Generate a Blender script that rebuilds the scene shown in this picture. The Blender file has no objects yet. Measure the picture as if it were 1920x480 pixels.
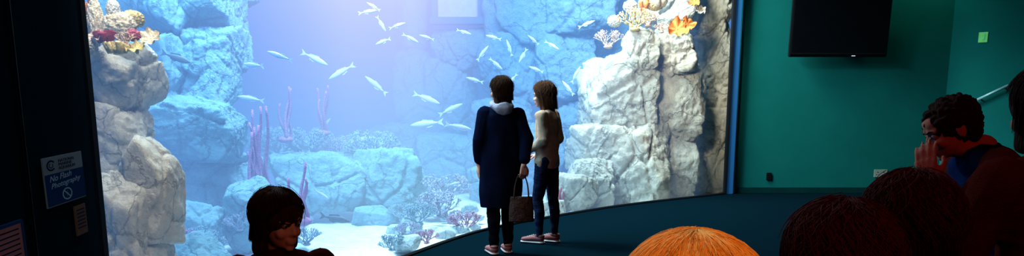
import bpy, bmesh, math, random
import numpy as np
from mathutils import Vector, Matrix, noise
random.seed(7); rng=np.random.default_rng(7)
scene=bpy.context.scene
scene.view_settings.view_transform='Standard'
TH=math.radians(10); CH=1.4; F=1400.0
cT,sT=math.cos(TH),math.sin(TH)
def W(px,py,Y):
    """world point at world depth Y seen along a survey ray of the photograph"""
    xc=(px-960)/F; yc=-(py-452)/F
    t=Y/(cT+yc*sT)
    return Vector((xc*t,Y,CH+t*(-sT+yc*cT)))
def ground(px,py,z=-0.05):
    yc=-(py-452)/F; t=(CH-z)/(sT-yc*cT); return Vector(((px-960)/F*t,t*(cT+yc*sT),z))
cam=bpy.data.cameras.new("camera"); co=bpy.data.objects.new("camera",cam); scene.collection.objects.link(co)
co.location=(0,0,CH); co.rotation_euler=(math.radians(80),0,0)
cam.sensor_width=36; cam.lens=36*F/1920; cam.shift_y=212/1920; cam.clip_start=0.05; cam.clip_end=200
scene.camera=co

# ---------------------------------------------------------------- materials
def M(name,c1,c2=None,scale=8,bump=0.0,bscale=None,rough=0.7,metal=0.0,emis=None,es=0.0,stretch=None,spec=0.5):
    m=bpy.data.materials.new(name); m.use_nodes=True; nt=m.node_tree; b=nt.nodes['Principled BSDF']
    b.inputs['Roughness'].default_value=rough; b.inputs['Metallic'].default_value=metal
    b.inputs['Specular IOR Level'].default_value=spec
    tc=nt.nodes.new('ShaderNodeTexCoord'); mp=nt.nodes.new('ShaderNodeMapping')
    nt.links.new(tc.outputs['Object'],mp.inputs['Vector'])
    if stretch: mp.inputs['Scale'].default_value=stretch
    n=nt.nodes.new('ShaderNodeTexNoise'); n.inputs['Scale'].default_value=scale; n.inputs['Detail'].default_value=8
    n.inputs['Roughness'].default_value=0.65
    nt.links.new(mp.outputs[0],n.inputs['Vector'])
    cr=nt.nodes.new('ShaderNodeValToRGB'); cr.color_ramp.elements[0].position=0.32; cr.color_ramp.elements[1].position=0.68
    c2=c2 or tuple(x*0.8 for x in c1)
    cr.color_ramp.elements[0].color=(*c2,1); cr.color_ramp.elements[1].color=(*c1,1)
    nt.links.new(n.outputs['Fac'],cr.inputs['Fac'])
    nt.links.new(cr.outputs[0],b.inputs['Base Color'])
    if bump>0:
        n2=nt.nodes.new('ShaderNodeTexNoise'); n2.inputs['Scale'].default_value=bscale or scale*3; n2.inputs['Detail'].default_value=8
        nt.links.new(mp.outputs[0],n2.inputs['Vector'])
        bp=nt.nodes.new('ShaderNodeBump'); bp.inputs['Strength'].default_value=bump; bp.inputs['Distance'].default_value=0.05
        nt.links.new(n2.outputs['Fac'],bp.inputs['Height']); nt.links.new(bp.outputs[0],b.inputs['Normal'])
    if emis:
        b.inputs['Emission Color'].default_value=(*emis,1); b.inputs['Emission Strength'].default_value=es
    return m
def rockM(name,c1,c2,c3,sc=1.0,bd=0.12,ckd=.62,ckh=.18):
    m=bpy.data.materials.new(name); m.use_nodes=True; nt=m.node_tree; b=nt.nodes['Principled BSDF']; L=nt.links.new; N=nt.nodes.new
    b.inputs['Roughness'].default_value=0.95; b.inputs['Specular IOR Level'].default_value=0.05
    tc=N('ShaderNodeTexCoord')
    w=N('ShaderNodeTexNoise'); w.inputs['Scale'].default_value=1.8*sc; w.inputs['Detail'].default_value=7; w.inputs['Roughness'].default_value=.6; L(tc.outputs['Object'],w.inputs['Vector'])
    mx=N('ShaderNodeVectorMath'); mx.operation='MULTIPLY_ADD'; mx.inputs[1].default_value=(.8/sc,.8/sc,.6/sc); L(w.outputs['Color'],mx.inputs[0]); L(tc.outputs['Object'],mx.inputs[2])
    v=N('ShaderNodeTexVoronoi'); v.feature='DISTANCE_TO_EDGE'; v.inputs['Scale'].default_value=1.25*sc; L(mx.outputs[0],v.inputs['Vector'])
    ck=N('ShaderNodeMapRange'); ck.inputs['From Min'].default_value=0.0; ck.inputs['From Max'].default_value=0.026; L(v.outputs['Distance'],ck.inputs['Value'])
    pt=N('ShaderNodeTexVoronoi'); pt.inputs['Scale'].default_value=16*sc; L(mx.outputs[0],pt.inputs['Vector'])
    pk=N('ShaderNodeMapRange'); pk.inputs['From Min'].default_value=0.05; pk.inputs['From Max'].default_value=0.35; L(pt.outputs['Distance'],pk.inputs['Value'])
    n1=N('ShaderNodeTexNoise'); n1.inputs['Scale'].default_value=3.2*sc; n1.inputs['Detail'].default_value=12; n1.inputs['Roughness'].default_value=.75; L(tc.outputs['Object'],n1.inputs['Vector'])
    n2=N('ShaderNodeTexNoise'); n2.inputs['Scale'].default_value=14*sc; n2.inputs['Detail'].default_value=10; n2.inputs['Roughness'].default_value=.75; L(tc.outputs['Object'],n2.inputs['Vector'])
    cr=N('ShaderNodeValToRGB'); e=cr.color_ramp.elements; e[0].position=.34; e[0].color=(*c3,1); e[1].position=.62; e[1].color=(*c1,1); k=e.new(.46); k.color=(*c2,1)
    mm=N('ShaderNodeMath'); mm.operation='MULTIPLY_ADD'; mm.inputs[1].default_value=.45; L(n2.outputs['Fac'],mm.inputs[0])
    m3=N('ShaderNodeMath'); m3.operation='MULTIPLY'; m3.inputs[1].default_value=.55; L(n1.outputs['Fac'],m3.inputs[0]); L(m3.outputs[0],mm.inputs[2]); L(mm.outputs[0],cr.inputs['Fac'])
    dk=N('ShaderNodeMapRange'); dk.inputs['To Min'].default_value=ckd; L(ck.outputs[0],dk.inputs['Value'])
    mc=N('ShaderNodeMix'); mc.data_type='RGBA'; mc.blend_type='MULTIPLY'; mc.inputs['Factor'].default_value=1; L(cr.outputs[0],mc.inputs['A']); L(dk.outputs[0],mc.inputs['B']); L(mc.outputs['Result'],b.inputs['Base Color'])
    h=N('ShaderNodeMath'); h.operation='MULTIPLY_ADD'; h.inputs[1].default_value=ckh; L(ck.outputs[0],h.inputs[0]); L(mm.outputs[0],h.inputs[2])
    h2=N('ShaderNodeMath'); h2.operation='MULTIPLY_ADD'; h2.inputs[1].default_value=.08; L(pk.outputs[0],h2.inputs[0]); L(h.outputs[0],h2.inputs[2])
    bp=N('ShaderNodeBump'); bp.inputs['Strength'].default_value=1.0; bp.inputs['Distance'].default_value=bd; L(h2.outputs[0],bp.inputs['Height']); L(bp.outputs[0],b.inputs['Normal'])
    return m

# ---------------------------------------------------------------- mesh tools
_ico={}
def ico(n):
    if n not in _ico:
        bm=bmesh.new(); bmesh.ops.create_icosphere(bm,subdivisions=n,radius=1)
        v=np.array([q.co[:] for q in bm.verts]); f=[[w.index for w in q.verts] for q in bm.faces]; bm.free()
        _ico[n]=(v,np.array(f))
    return _ico[n]
class MB:
    def __init__(s): s.v=[];s.f=[];s.m=[];s.n=0;s.M=Matrix.Identity(4)
    def add(s,v,f,mat=0):
        v=np.asarray(v,float); A=np.array(s.M)
        v=v@A[:3,:3].T+A[:3,3]
        s.v.append(v); s.f.extend([[i+s.n for i in q] for q in (f.tolist() if hasattr(f,'tolist') else f)]); s.m.extend([mat]*len(f)); s.n+=len(v)
    def obj(s,name,mats,smooth=True,parent=None):
        me=bpy.data.meshes.new(name); me.from_pydata(np.concatenate(s.v).tolist(),[],s.f)
        if not isinstance(mats,(list,tuple)): mats=[mats]
        for q in mats: me.materials.append(q)
        me.polygons.foreach_set('material_index',s.m); me.polygons.foreach_set('use_smooth',[smooth]*len(s.f)); me.update()
        o=bpy.data.objects.new(name,me); scene.collection.objects.link(o)
        if parent: o.parent=parent
        return o
    def ell(s,c,r,sub=2,mat=0):
        v,f=ico(sub); r=np.array([r]*3 if np.isscalar(r) else r); s.add(v*r+np.array(c),f,mat)
    def chain(s,pts,sub=2):
        P=[]
        for p in pts:
            P.append(np.array(list(p[:3])+([p[3]]*3 if len(p)==4 else list(p[3:6])),float))
        for a,b in zip(P[:-1],P[1:]):
            L=np.linalg.norm(a[:3]-b[:3]); k=max(1,int(L/(0.4*min(a[3:].min(),b[3:].min()))))
            for i in range(k+1):
                q=a+(b-a)*i/k; s.ell(q[:3],q[3:],sub)
    def loft(s,rings,n=36,fold=0.0,k=9,mat=0,ph=0.0):
        V=[];Fc=[];R=len(rings)
        for j,(x,y,z,rx,ry) in enumerate(rings):
            fj=fold*(1-j/(R-1))
            for i in range(n):
                t=2*math.pi*i/n; q=1+fj*math.sin(k*t+ph+0.6*j)
                V.append((x+rx*math.cos(t)*q,y+ry*math.sin(t)*q,z))
        for j in range(R-1):
            for i in range(n):
                a=j*n+i;b=j*n+(i+1)%n; Fc.append([a,b,b+n,a+n])
        Fc.append(list(range(n))[::-1]); Fc.append([(R-1)*n+i for i in range(n)])
        s.add(V,Fc,mat)
    def tube(s,pts,rad,n=6,mat=0):
        pts=[Vector(p) for p in pts]; V=[];Fc=[];R=len(pts)
        if np.isscalar(rad): rad=[rad]*R
        up=Vector((0.3,0.9,0.31))
        for j,p in enumerate(pts):
            t=(pts[min(j+1,R-1)]-pts[max(j-1,0)])
            t=t.normalized() if t.length>1e-9 else Vector((0,0,1))
            a=t.cross(up)
            if a.length<0.05: a=t.cross(Vector((1,0,0)))
            a.normalize(); b=t.cross(a)
            for i in range(n):
                th=2*math.pi*i/n; V.append(tuple(p+(a*math.cos(th)+b*math.sin(th))*rad[j]))
        for j in range(R-1):
            for i in range(n):
                q=j*n+i;w=j*n+(i+1)%n; Fc.append([q,w,w+n,q+n])
        Fc.append(list(range(n))[::-1]); Fc.append([(R-1)*n+i for i in range(n)])
        s.add(V,Fc,mat)
    def box(s,c,h,mat=0,bev=0.0):
        bm=bmesh.new(); bmesh.ops.create_cube(bm,size=2)
        for v in bm.verts: v.co=Vector((v.co.x*h[0],v.co.y*h[1],v.co.z*h[2]))
        if bev>0: bmesh.ops.bevel(bm,geom=bm.edges[:],offset=bev,segments=2,affect='EDGES')
        bm.verts.index_update()
        V=[(v.co.x+c[0],v.co.y+c[1],v.co.z+c[2]) for v in bm.verts]; Fc=[[w.index for w in q.verts] for q in bm.faces]; bm.free()
        s.add(V,Fc,mat)
def blob(name,mb,mat,voxel=0.006,it=4,parent=None,wrinkle=0.0,wf=14,wst=(1,1,1)):
    o=mb.obj(name,mat,True,None)
    r=o.modifiers.new('r','REMESH'); r.mode='VOXEL'; r.voxel_size=voxel; r.use_smooth_shade=True
    sm=o.modifiers.new('s','SMOOTH'); sm.iterations=it; sm.factor=0.5
    dg=bpy.context.evaluated_depsgraph_get(); me=bpy.data.meshes.new_from_object(o.evaluated_get(dg))
    o.modifiers.clear(); o.data=me
    if len(me.materials)==0: me.materials.append(mat)
    me.polygons.foreach_set('use_smooth',[True]*len(me.polygons))
    if wrinkle>0:
        n=len(me.vertices); c=np.empty(n*3); me.vertices.foreach_get('co',c); c=c.reshape(-1,3)
        nn=np.empty(n*3); me.vertices.foreach_get('normal',nn); nn=nn.reshape(-1,3)
        d=np.array([noise.noise(Vector((q[0]*wf*wst[0],q[1]*wf*wst[1],q[2]*wf*wst[2]))) for q in c])
        me.vertices.foreach_set('co',(c+nn*d[:,None]*wrinkle).ravel()); me.update()
    if parent: o.parent=parent
    return o
def tag(o,label,cat,group=None,kind=None):
    o['label']=label; o['category']=cat
    if group: o['group']=group
    if kind: o['kind']=kind
    return o

# ---------------------------------------------------------------- setting
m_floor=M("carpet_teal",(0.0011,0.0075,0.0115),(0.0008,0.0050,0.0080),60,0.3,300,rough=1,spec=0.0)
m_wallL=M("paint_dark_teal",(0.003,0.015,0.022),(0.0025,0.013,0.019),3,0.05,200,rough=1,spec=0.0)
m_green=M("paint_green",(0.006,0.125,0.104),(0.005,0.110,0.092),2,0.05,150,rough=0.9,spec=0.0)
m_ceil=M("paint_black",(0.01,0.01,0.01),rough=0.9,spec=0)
m_black=M("black_rubber",(0.004,0.006,0.008),rough=0.8,spec=0.1)
m_blue=M("blue_acrylic_edge",(0.015,0.08,0.20),(0.015,0.08,0.18),1,rough=0.6,spec=.1,emis=(0.01,0.10,0.30),es=0.28)  # tank light caught in the acrylic edge is put in as faint emission
ctrl=[(-1.98,3.53),(-1.62,5.0),(-1.28,6.2),(-1.0,7.1),(-.37,8.55),(.56,9.76),(1.74,11.0),(3.55,12.45)]
def crom(P,k=8):
    P=[Vector((*p,0)) for p in P]; P=[2*P[0]-P[1]]+P+[2*P[-1]-P[-2]]; out=[]
    for i in range(1,len(P)-2):
        for j in range(k):
            t=j/k; a,b,c,d=P[i-1:i+3]
            out.append(0.5*((2*b)+(c-a)*t+(2*a-5*b+4*c-d)*t*t+(3*b-a-3*c+d)*t**3))
    out.append(P[-2]); return [(p.x,p.y) for p in out]
G=crom(ctrl)
def prism(name,poly,z0,z1,mat):
    n=len(poly); mb=MB(); V=[(x,y,z0) for x,y in poly]+[(x,y,z1) for x,y in poly]
    Fc=[list(range(n))[::-1],list(range(n,2*n))]+[[i,(i+1)%n,(i+1)%n+n,i+n] for i in range(n)]
    mb.add(V,Fc); o=mb.obj(name,mat,False)
    bm=bmesh.new(); bm.from_mesh(o.data); bmesh.ops.recalc_face_normals(bm,faces=bm.faces); bm.to_mesh(o.data); bm.free(); return o
def S(o,label,cat): o['kind']='structure'; o['label']=label; o['category']=cat; return o
room=G+[(3.62,12.62),(7.2,12.62),(8.6,11.4),(8.9,-3),(-1.2,-3),(-1.556,0)]
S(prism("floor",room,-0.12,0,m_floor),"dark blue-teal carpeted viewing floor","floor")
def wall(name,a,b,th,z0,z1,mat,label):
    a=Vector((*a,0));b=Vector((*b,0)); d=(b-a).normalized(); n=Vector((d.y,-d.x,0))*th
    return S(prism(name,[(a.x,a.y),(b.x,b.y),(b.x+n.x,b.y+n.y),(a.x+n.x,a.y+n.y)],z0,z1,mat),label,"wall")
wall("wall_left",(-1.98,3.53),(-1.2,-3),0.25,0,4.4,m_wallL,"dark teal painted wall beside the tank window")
wall("wall_back",(3.76,12.62),(7.2,12.62),-0.2,0,4.4,m_green,"green lit wall carrying the television")
wall("wall_right",(7.2,12.62),(8.6,11.4),-0.2,0,4.4,m_green,"green angled wall with a switch and handrail")
wall("wall_side",(8.6,11.4),(8.9,-3),-0.2,0,4.4,m_wallL,"dark teal side wall")
wall("wall_front",(8.9,-3),(-1.2,-3),-0.2,0,4.4,m_wallL,"dark teal rear wall behind the audience")
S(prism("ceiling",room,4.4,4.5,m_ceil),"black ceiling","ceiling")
mb=MB(); mb.box((3.66,12.54,2.2),(0.05,0.06,2.2),0,0.01); S(mb.obj("trim_1",m_blue,False),"blue glowing acrylic window edge strip","trim")
mb=MB(); mb.box((3.575,12.50,2.2),(0.022,0.05,2.2),0,0.005); mb.tube([(x,y,0.012) for x,y in G],0.02,6); mb.tube([(x,y,4.38) for x,y in G],0.03,6); mb.box((-2.02,3.6,2.2),(0.03,0.02,2.2))
S(mb.obj("window_1",m_black,False),"huge curved aquarium viewing window with black seal","window")
m_base=M("baseboard_dark_green",(0.003,0.03,0.028),rough=.9,spec=0)
mb=MB(); mb.box((5.5,12.6,0.05),(1.68,0.015,0.05),0,0.005); S(mb.obj("baseboard_back",m_base,False),"dark green baseboard","baseboard")
# tank water : density grid filling the tank, blue haze and lamp glow painted as emission
wm=bpy.data.materials.new("water_volume"); wm.use_nodes=True; nt=wm.node_tree; nt.nodes.clear(); L=nt.links.new
out=nt.nodes.new('ShaderNodeOutputMaterial'); ab=nt.nodes.new('ShaderNodeVolumeAbsorption'); em=nt.nodes.new('ShaderNodeEmission'); ad=nt.nodes.new('ShaderNodeAddShader')
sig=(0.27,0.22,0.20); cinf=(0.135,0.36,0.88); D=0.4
at=nt.nodes.new('ShaderNodeAttribute'); at.attribute_name='density'
mu=nt.nodes.new('ShaderNodeMath'); mu.operation='MULTIPLY'; mu.inputs[1].default_value=D; L(at.outputs['Fac'],mu.inputs[0]); L(mu.outputs[0],ab.inputs['Density'])
ab.inputs['Color'].default_value=(1-sig[0]/D,1-sig[1]/D,1-sig[2]/D,1)
tc=nt.nodes.new('ShaderNodeTexCoord')
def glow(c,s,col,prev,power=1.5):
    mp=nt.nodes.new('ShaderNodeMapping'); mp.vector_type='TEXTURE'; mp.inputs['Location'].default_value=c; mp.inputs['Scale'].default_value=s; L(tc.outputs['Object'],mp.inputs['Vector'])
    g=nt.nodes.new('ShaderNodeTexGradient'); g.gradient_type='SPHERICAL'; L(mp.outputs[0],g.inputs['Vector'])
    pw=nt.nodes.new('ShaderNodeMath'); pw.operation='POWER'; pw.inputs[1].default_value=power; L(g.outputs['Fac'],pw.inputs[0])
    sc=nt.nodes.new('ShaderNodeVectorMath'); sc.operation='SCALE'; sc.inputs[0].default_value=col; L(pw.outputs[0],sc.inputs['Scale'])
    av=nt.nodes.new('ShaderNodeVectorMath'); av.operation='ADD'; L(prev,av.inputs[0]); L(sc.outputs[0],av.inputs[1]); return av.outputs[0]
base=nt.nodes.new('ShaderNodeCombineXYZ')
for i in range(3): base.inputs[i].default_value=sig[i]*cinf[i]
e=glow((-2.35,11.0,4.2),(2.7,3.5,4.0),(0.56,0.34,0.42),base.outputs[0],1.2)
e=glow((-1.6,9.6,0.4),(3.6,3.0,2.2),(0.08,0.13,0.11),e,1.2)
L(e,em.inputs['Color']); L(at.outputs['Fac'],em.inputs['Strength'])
L(ab.outputs[0],ad.inputs[0]); L(em.outputs[0],ad.inputs[1]); L(ad.outputs[0],out.inputs['Volume'])
ng=bpy.data.node_groups.new("water_grid",'GeometryNodeTree'); ng.interface.new_socket("Geometry",in_out='INPUT',socket_type='NodeSocketGeometry'); ng.interface.new_socket("Geometry",in_out='OUTPUT',socket_type='NodeSocketGeometry')
N=ng.nodes.new; LL=ng.links.new
vc=N('GeometryNodeVolumeCube'); go=N('NodeGroupOutput'); smt=N('GeometryNodeSetMaterial'); smt.inputs['Material'].default_value=wm
vc.inputs['Min'].default_value=(-10.5,3.5,-0.1); vc.inputs['Max'].default_value=(6.4,18.4,5.6)
vc.inputs['Resolution X'].default_value=40; vc.inputs['Resolution Y'].default_value=36; vc.inputs['Resolution Z'].default_value=8
ps=N('GeometryNodeInputPosition'); sx=N('ShaderNodeSeparateXYZ'); LL(ps.outputs[0],sx.inputs[0])
mr=N('ShaderNodeMapRange'); mr.inputs['From Min'].default_value=3.5; mr.inputs['From Max'].default_value=12.6; LL(sx.outputs['Y'],mr.inputs['Value'])
fc=N('ShaderNodeFloatCurve'); cv=fc.mapping.curves[0]
pts=[((y-3.5)/9.1,(x+2.2)/6.0) for x,y in ctrl[1:-1]]
cv.points[0].location=(0,(-1.98+2.2)/6); cv.points[1].location=(1,(3.55+2.2)/6)
for p in pts: cv.points.new(*p)
fc.mapping.update(); LL(mr.outputs[0],fc.inputs['Value'])
gx=N('ShaderNodeMath'); gx.operation='MULTIPLY_ADD'; gx.inputs[1].default_value=6.0; gx.inputs[2].default_value=-2.2-0.2; LL(fc.outputs[0],gx.inputs[0])
gt=N('ShaderNodeMath'); gt.operation='GREATER_THAN'; gt.inputs[1].default_value=14.2; LL(sx.outputs['Y'],gt.inputs[0])
ad2=N('ShaderNodeMath'); ad2.operation='MULTIPLY_ADD'; ad2.inputs[1].default_value=6.0; LL(gt.outputs[0],ad2.inputs[0]); LL(gx.outputs[0],ad2.inputs[2])
df=N('ShaderNodeMath'); df.operation='SUBTRACT'; LL(ad2.outputs[0],df.inputs[0]); LL(sx.outputs['X'],df.inputs[1])
ml=N('ShaderNodeMath'); ml.operation='MULTIPLY'; ml.inputs[1].default_value=2.0; ml.use_clamp=True; LL(df.outputs[0],ml.inputs[0])
LL(ml.outputs[0],vc.inputs['Density']); LL(vc.outputs[0],smt.inputs['Geometry']); LL(smt.outputs[0],go.inputs[0])
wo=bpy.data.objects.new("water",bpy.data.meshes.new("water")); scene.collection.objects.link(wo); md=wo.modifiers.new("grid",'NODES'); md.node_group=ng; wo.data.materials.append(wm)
tag(wo,"clear hazy blue aquarium water","water",kind="stuff")
# tank floor
m_sand=M("white_sand",(0.90,0.91,0.88),(0.68,0.70,0.70),6,0.6,40,rough=0.9,spec=.1)
nx,ny=130,110; V=[];Fc=[]
for j in range(ny):
    for i in range(nx):
        x=-10.7+17.1*i/(nx-1); y=3.8+14.5*j/(ny-1); z=-0.14+0.10*noise.fractal(Vector((x*0.9,y*0.9,3)),1,2,4)
        V.append((x,y,min(z,-0.03) if y<13.5 else z))
for j in range(ny-1):
    for i in range(nx-1):
        a=j*nx+i; Fc.append([a,a+1,a+1+nx,a+nx])
mb=MB(); mb.add(V,Fc); tag(mb.obj("sand_bed",m_sand),"white sandy aquarium bed","sand",kind="stuff")
m_back=M("blue_tank_wall",(0.10,0.22,0.45),(0.06,0.15,0.34),0.8,0.5,3,rough=0.9,spec=0)
mb=MB(); mb.box((-2.7,18.55,2.6),(9.5,0.1,3.1)); S(mb.obj("wall_tank_back",m_back),"blue rear wall of the tank","wall")
mb=MB(); mb.box((-10.9,11,2.6),(0.1,7.6,3.1)); S(mb.obj("wall_tank_left",m_back),"blue side wall of the tank","wall")
mb=MB(); mb.box((6.6,15.8,2.6),(0.1,2.6,3.1)); S(mb.obj("wall_tank_right",m_back),"blue side wall of the tank","wall")
a=W(818,-60,15.6); b=W(898,40,15.6); cx,cz=(a.x+b.x)/2,(a.z+b.z)/2; hx,hz=(b.x-a.x)/2,(a.z-b.z)/2
mb=MB(); mb.box((cx,15.6,cz),(hx,0.02,hz))
m_pane=M("lit_pane",(0.5,0.5,0.6),rough=0.6,spec=0,emis=(1.0,0.36,0.42),es=0.5); S(mb.obj("window_2",m_pane,False),"lit pale lilac opening across the tank","window")
m_fr=M("blue_frame",(0.08,0.18,0.36),rough=0.9,spec=0)
mb=MB()
for sx_ in(-1,1): mb.box((cx+sx_*(hx+.04),15.56,cz),(0.06,0.08,hz+0.07),0,0.01)
mb.box((cx,15.56,cz-hz),(hx+0.14,0.12,0.07),0,0.01); mb.box((cx,15.56,cz+hz),(hx,0.06,0.07),0,0.01)
S(mb.obj("trim_2",m_fr,False),"blue frame of the lit opening","trim")

# ---------------------------------------------------------------- rocks
def rock(mb,c,r,seed,sub=5,box=True,rough=1.0):
    R=np.random.default_rng(seed); v,f=ico(sub); r=np.array(r,float)
    N=R.normal(size=(14,3)); N/=np.linalg.norm(N,axis=1)[:,None]; D=R.uniform(0.88,1.18,14)
    if box:
        A=np.array([[1,0,0],[-1,0,0],[0,1,0],[0,-1,0],[0,0,1],[0,0,-1]],float)+R.normal(size=(6,3))*0.13
        N=np.vstack([N,A]); D=np.concatenate([D,np.full(6,0.97)])
    dt=np.maximum(v@N.T,0)/D; rr=((dt**30).sum(1))**(-1/30); rr=np.minimum(rr,1.42)*1.02
    p=v*rr[:,None]*r; sz=float(r.min()); c=np.array(c)
    w=p+c; off=Vector((seed*3.7,0,0)); d=np.empty(len(w)); q0=max(sz,.3)
    for i,q in enumerate(w):
        a=Vector(q); fr=noise.fractal(a*1.1/q0+off,0.6,2.2,7)
        rd=1-abs(noise.noise(a*1.9/q0+off))*2
        vd=noise.voronoi(Vector((a.x*1.0,a.y*1.0,a.z*0.7))*0.7/q0+off)[0]; g=vd[1]-vd[0]
        d[i]=fr*0.10*sz-max(0,0.07-g)*1.6*sz-0.13*sz*max(0,rd-.75)+0.03*sz*noise.noise(a*14)
    w=w+v*d[:,None]*rough
    mb.add(w,f)
def prock(mb,x0,y0,x1,y1,Y,dep,seed,sub=5,k=1.06):
    a=W(x0,y0,Y);b=W(x1,y1,Y)
    rock(mb,((a.x+b.x)/2,Y+dep*0.3,(a.z+b.z)/2),(abs(b.x-a.x)/2*k,dep,abs(a.z-b.z)/2*k),seed,sub)
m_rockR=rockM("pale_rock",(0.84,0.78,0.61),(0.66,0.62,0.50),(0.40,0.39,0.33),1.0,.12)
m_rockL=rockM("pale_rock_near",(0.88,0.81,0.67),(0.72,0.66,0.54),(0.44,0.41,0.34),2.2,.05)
m_rockB=rockM("blue_hazed_rock",(0.38,0.64,0.72),(0.28,0.52,0.61),(0.16,0.37,0.47),1.2,.11)  # blue of the water haze painted into the rock colour
m_rockF=rockM("far_hazed_rock",(0.38,0.58,0.68),(0.30,0.48,0.60),(0.20,0.36,0.50),.8,.14,.7,.15)  # distance haze tint painted into this rock colour too
mb=MB()
for i,q in enumerate([(1168,58,1238,135,12.3,.35),(1228,48,1298,135,12.6,.4),(1205,-70,1300,62,13.1,.4),(1290,-70,1375,60,13.7,.45),
    (1296,40,1372,205,13.7,.5),(1290,190,1372,385,13.6,.5),(1104,115,1232,262,12.5,.65),(1222,122,1318,268,12.8,.5),
    (1224,250,1310,395,12.8,.5),(1125,235,1242,400,12.4,.6),(1075,235,1180,335,12.3,.5),(1060,300,1150,405,11.9,.5),(1165,330,1260,400,12.2,.4),(1030,335,1110,412,11.35,.3),(1085,180,1140,270,12.9,.4),(1000,375,1060,420,10.9,.2)]):
    prock(mb,*q,100+i,6)
tag(mb.obj("rock_formation",m_rockR),"tall pale grey stacked rock tower behind the glass","rock")
mb=MB()
for i,q in enumerate([(140,88,265,210,5.3,.3),(120,185,262,325,5.2,.35),(120,290,262,620,5.1,.4),(228,262,325,470,4.95,.25),(170,345,300,600,4.8,.2),(225,430,322,620,5.0,.25)]):
    prock(mb,*q,200+i,6)
tag(mb.obj("rock_formation",m_rockL),"pale rock column with corals growing on its top","rock")
mb=MB()
for i,q in enumerate([(255,-70,350,75,9.2,.5),(335,-70,440,62,9.6,.6),(255,60,345,205,9.0,.5),(330,48,440,152,9.4,.6),(335,135,430,215,9.2,.5),
    (250,150,330,290,8.8,.5),(285,195,442,292,8.4,.6),(400,-70,480,10,10.5,.5),(150,-50,280,400,9.6,.5),(310,280,450,345,8.8,.6),(300,330,410,440,8.5,.5),(385,300,480,375,8.8,.5)]):
    prock(mb,*q,300+i,6)
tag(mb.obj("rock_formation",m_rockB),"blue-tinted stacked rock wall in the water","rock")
mb=MB()
for i,q in enumerate([(908,-80,985,80,15.6,.6),(905,60,1015,195,15.2,.6),(980,-80,1180,75,15.0,.7),(1005,60,1125,205,14.8,.6),(875,180,1000,310,14.8,.7),
    (1035,180,1140,330,14.6,.6),(745,100,900,265,15.8,.6),(785,255,905,350,14.2,.7),(930,225,1060,390,13.8,.7),(690,230,800,330,15,.7),(1100,-80,1260,200,15.6,.6),(740,-60,812,115,16.4,.6),(805,50,915,125,15.8,.5)]):
    prock(mb,*q,400+i,6 if q[2]-q[0]>100 else 5)
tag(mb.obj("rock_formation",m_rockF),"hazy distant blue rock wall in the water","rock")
for i,q in enumerate([(500,292,665,390,10.2,.5),(585,290,690,345,11.2,.4),(655,288,790,395,10.6,.5),(412,352,500,480,8.0,.3),(655,388,735,425,10.0,.2),
    (315,392,420,470,7.6,.35),(470,250,600,320,11.8,.5),(300,450,420,560,6.4,.35),(880,320,960,380,12.6,.4)]):
    mb=MB(); prock(mb,*q,500+i,6)
    o=mb.obj("rock",m_rockB); tag(o,["broad blue-hazed boulder on the sand bed","weathered boulder among corals on the sand","rounded blue-lit boulder below the rock wall"][i%3],"rock","boulders on the sand bed")
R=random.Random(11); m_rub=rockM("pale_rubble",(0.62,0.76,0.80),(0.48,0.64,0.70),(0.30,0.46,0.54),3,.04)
for i in range(34):
    while True:
        px=R.uniform(430,900); py=R.uniform(392,478)
        if px<765+(480-py)*3-30 and not(590<px<740 and py>405) : break
    g=ground(px,py); s=R.uniform(.05,.13)
    mb=MB(); rock(mb,(g.x,g.y,g.z-.01+s*.25),(s*R.uniform(.9,1.5),s,s*R.uniform(.5,.85)),700+i,4)
    tag(mb.obj("rock",m_rub),"small pale rubble stone on the white sand","rock","rubble stones on the sand bed")

# ---------------------------------------------------------------- corals
def cm(n,c,k=0.6): return M("coral_"+n,c,tuple(x*k for x in c),30,0.5,90,rough=0.9,spec=.1)
c_purple=cm("purple",(0.55,0.24,0.48)); c_lav=cm("lavender",(0.52,0.56,0.72)); c_cream=cm("cream",(0.80,0.68,0.48)); c_yel=cm("yellow",(0.78,0.60,0.26))
c_red=cm("red",(0.50,0.12,0.16)); c_or=cm("orange",(0.75,0.24,0.06)); c_pink=cm("pink",(0.60,0.44,0.60)); c_dkred=cm("maroon",(0.32,0.04,0.06)); c_blue=cm("blue_grey",(0.38,0.56,0.68)); c_pch=cm("peach",(0.78,0.55,0.42))
def whips(base,h,n,mat,spread=0.12,seed=0,lab="purple",rr=.021):
    R=random.Random(seed); mb=MB()
    for i in range(n):
        x,y=R.uniform(-spread,spread),R.uniform(-spread,spread); hh=h*R.uniform(0.55,1.0); p=[];r=[]
        lx,ly=R.uniform(-.12,.12),R.uniform(-.1,.1)
        for j in range(12):
            t=j/11; p.append((base[0]+x*(0.4+0.6*t)+lx*t*hh+0.02*math.sin(6*t+i),base[1]+y+ly*t+0.02*math.cos(5*t+i),base[2]+hh*t)); r.append(rr*(1-0.45*t)+0.003*R.random())
        mb.tube(p,r,7)
    mb.ell((base[0],base[1],base[2]),(0.1,0.1,0.05),3)
    return tag(mb.obj("sea_whip_coral",mat),lab+" sea whip coral with tall thin stalks","coral")
for i,(px,py,Y,top,n,mt,lab) in enumerate([(478,380,8.3,228,6,c_purple,"purple"),(500,375,8.6,185,5,c_purple,"purple"),(536,262,10.3,160,5,c_purple,"dark purple"),
    (605,250,11.0,160,4,c_purple,"dark purple"),(568,415,8.0,300,4,c_purple,"mauve"),(1052,405,11.1,348,6,c_red,"red"),(352,480,6.6,415,6,c_purple,"violet")]):
    b=W(px,py,Y);t=W(px,top,Y); whips(b,(t.z-b.z),n,mt,0.08,i,lab)
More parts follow.
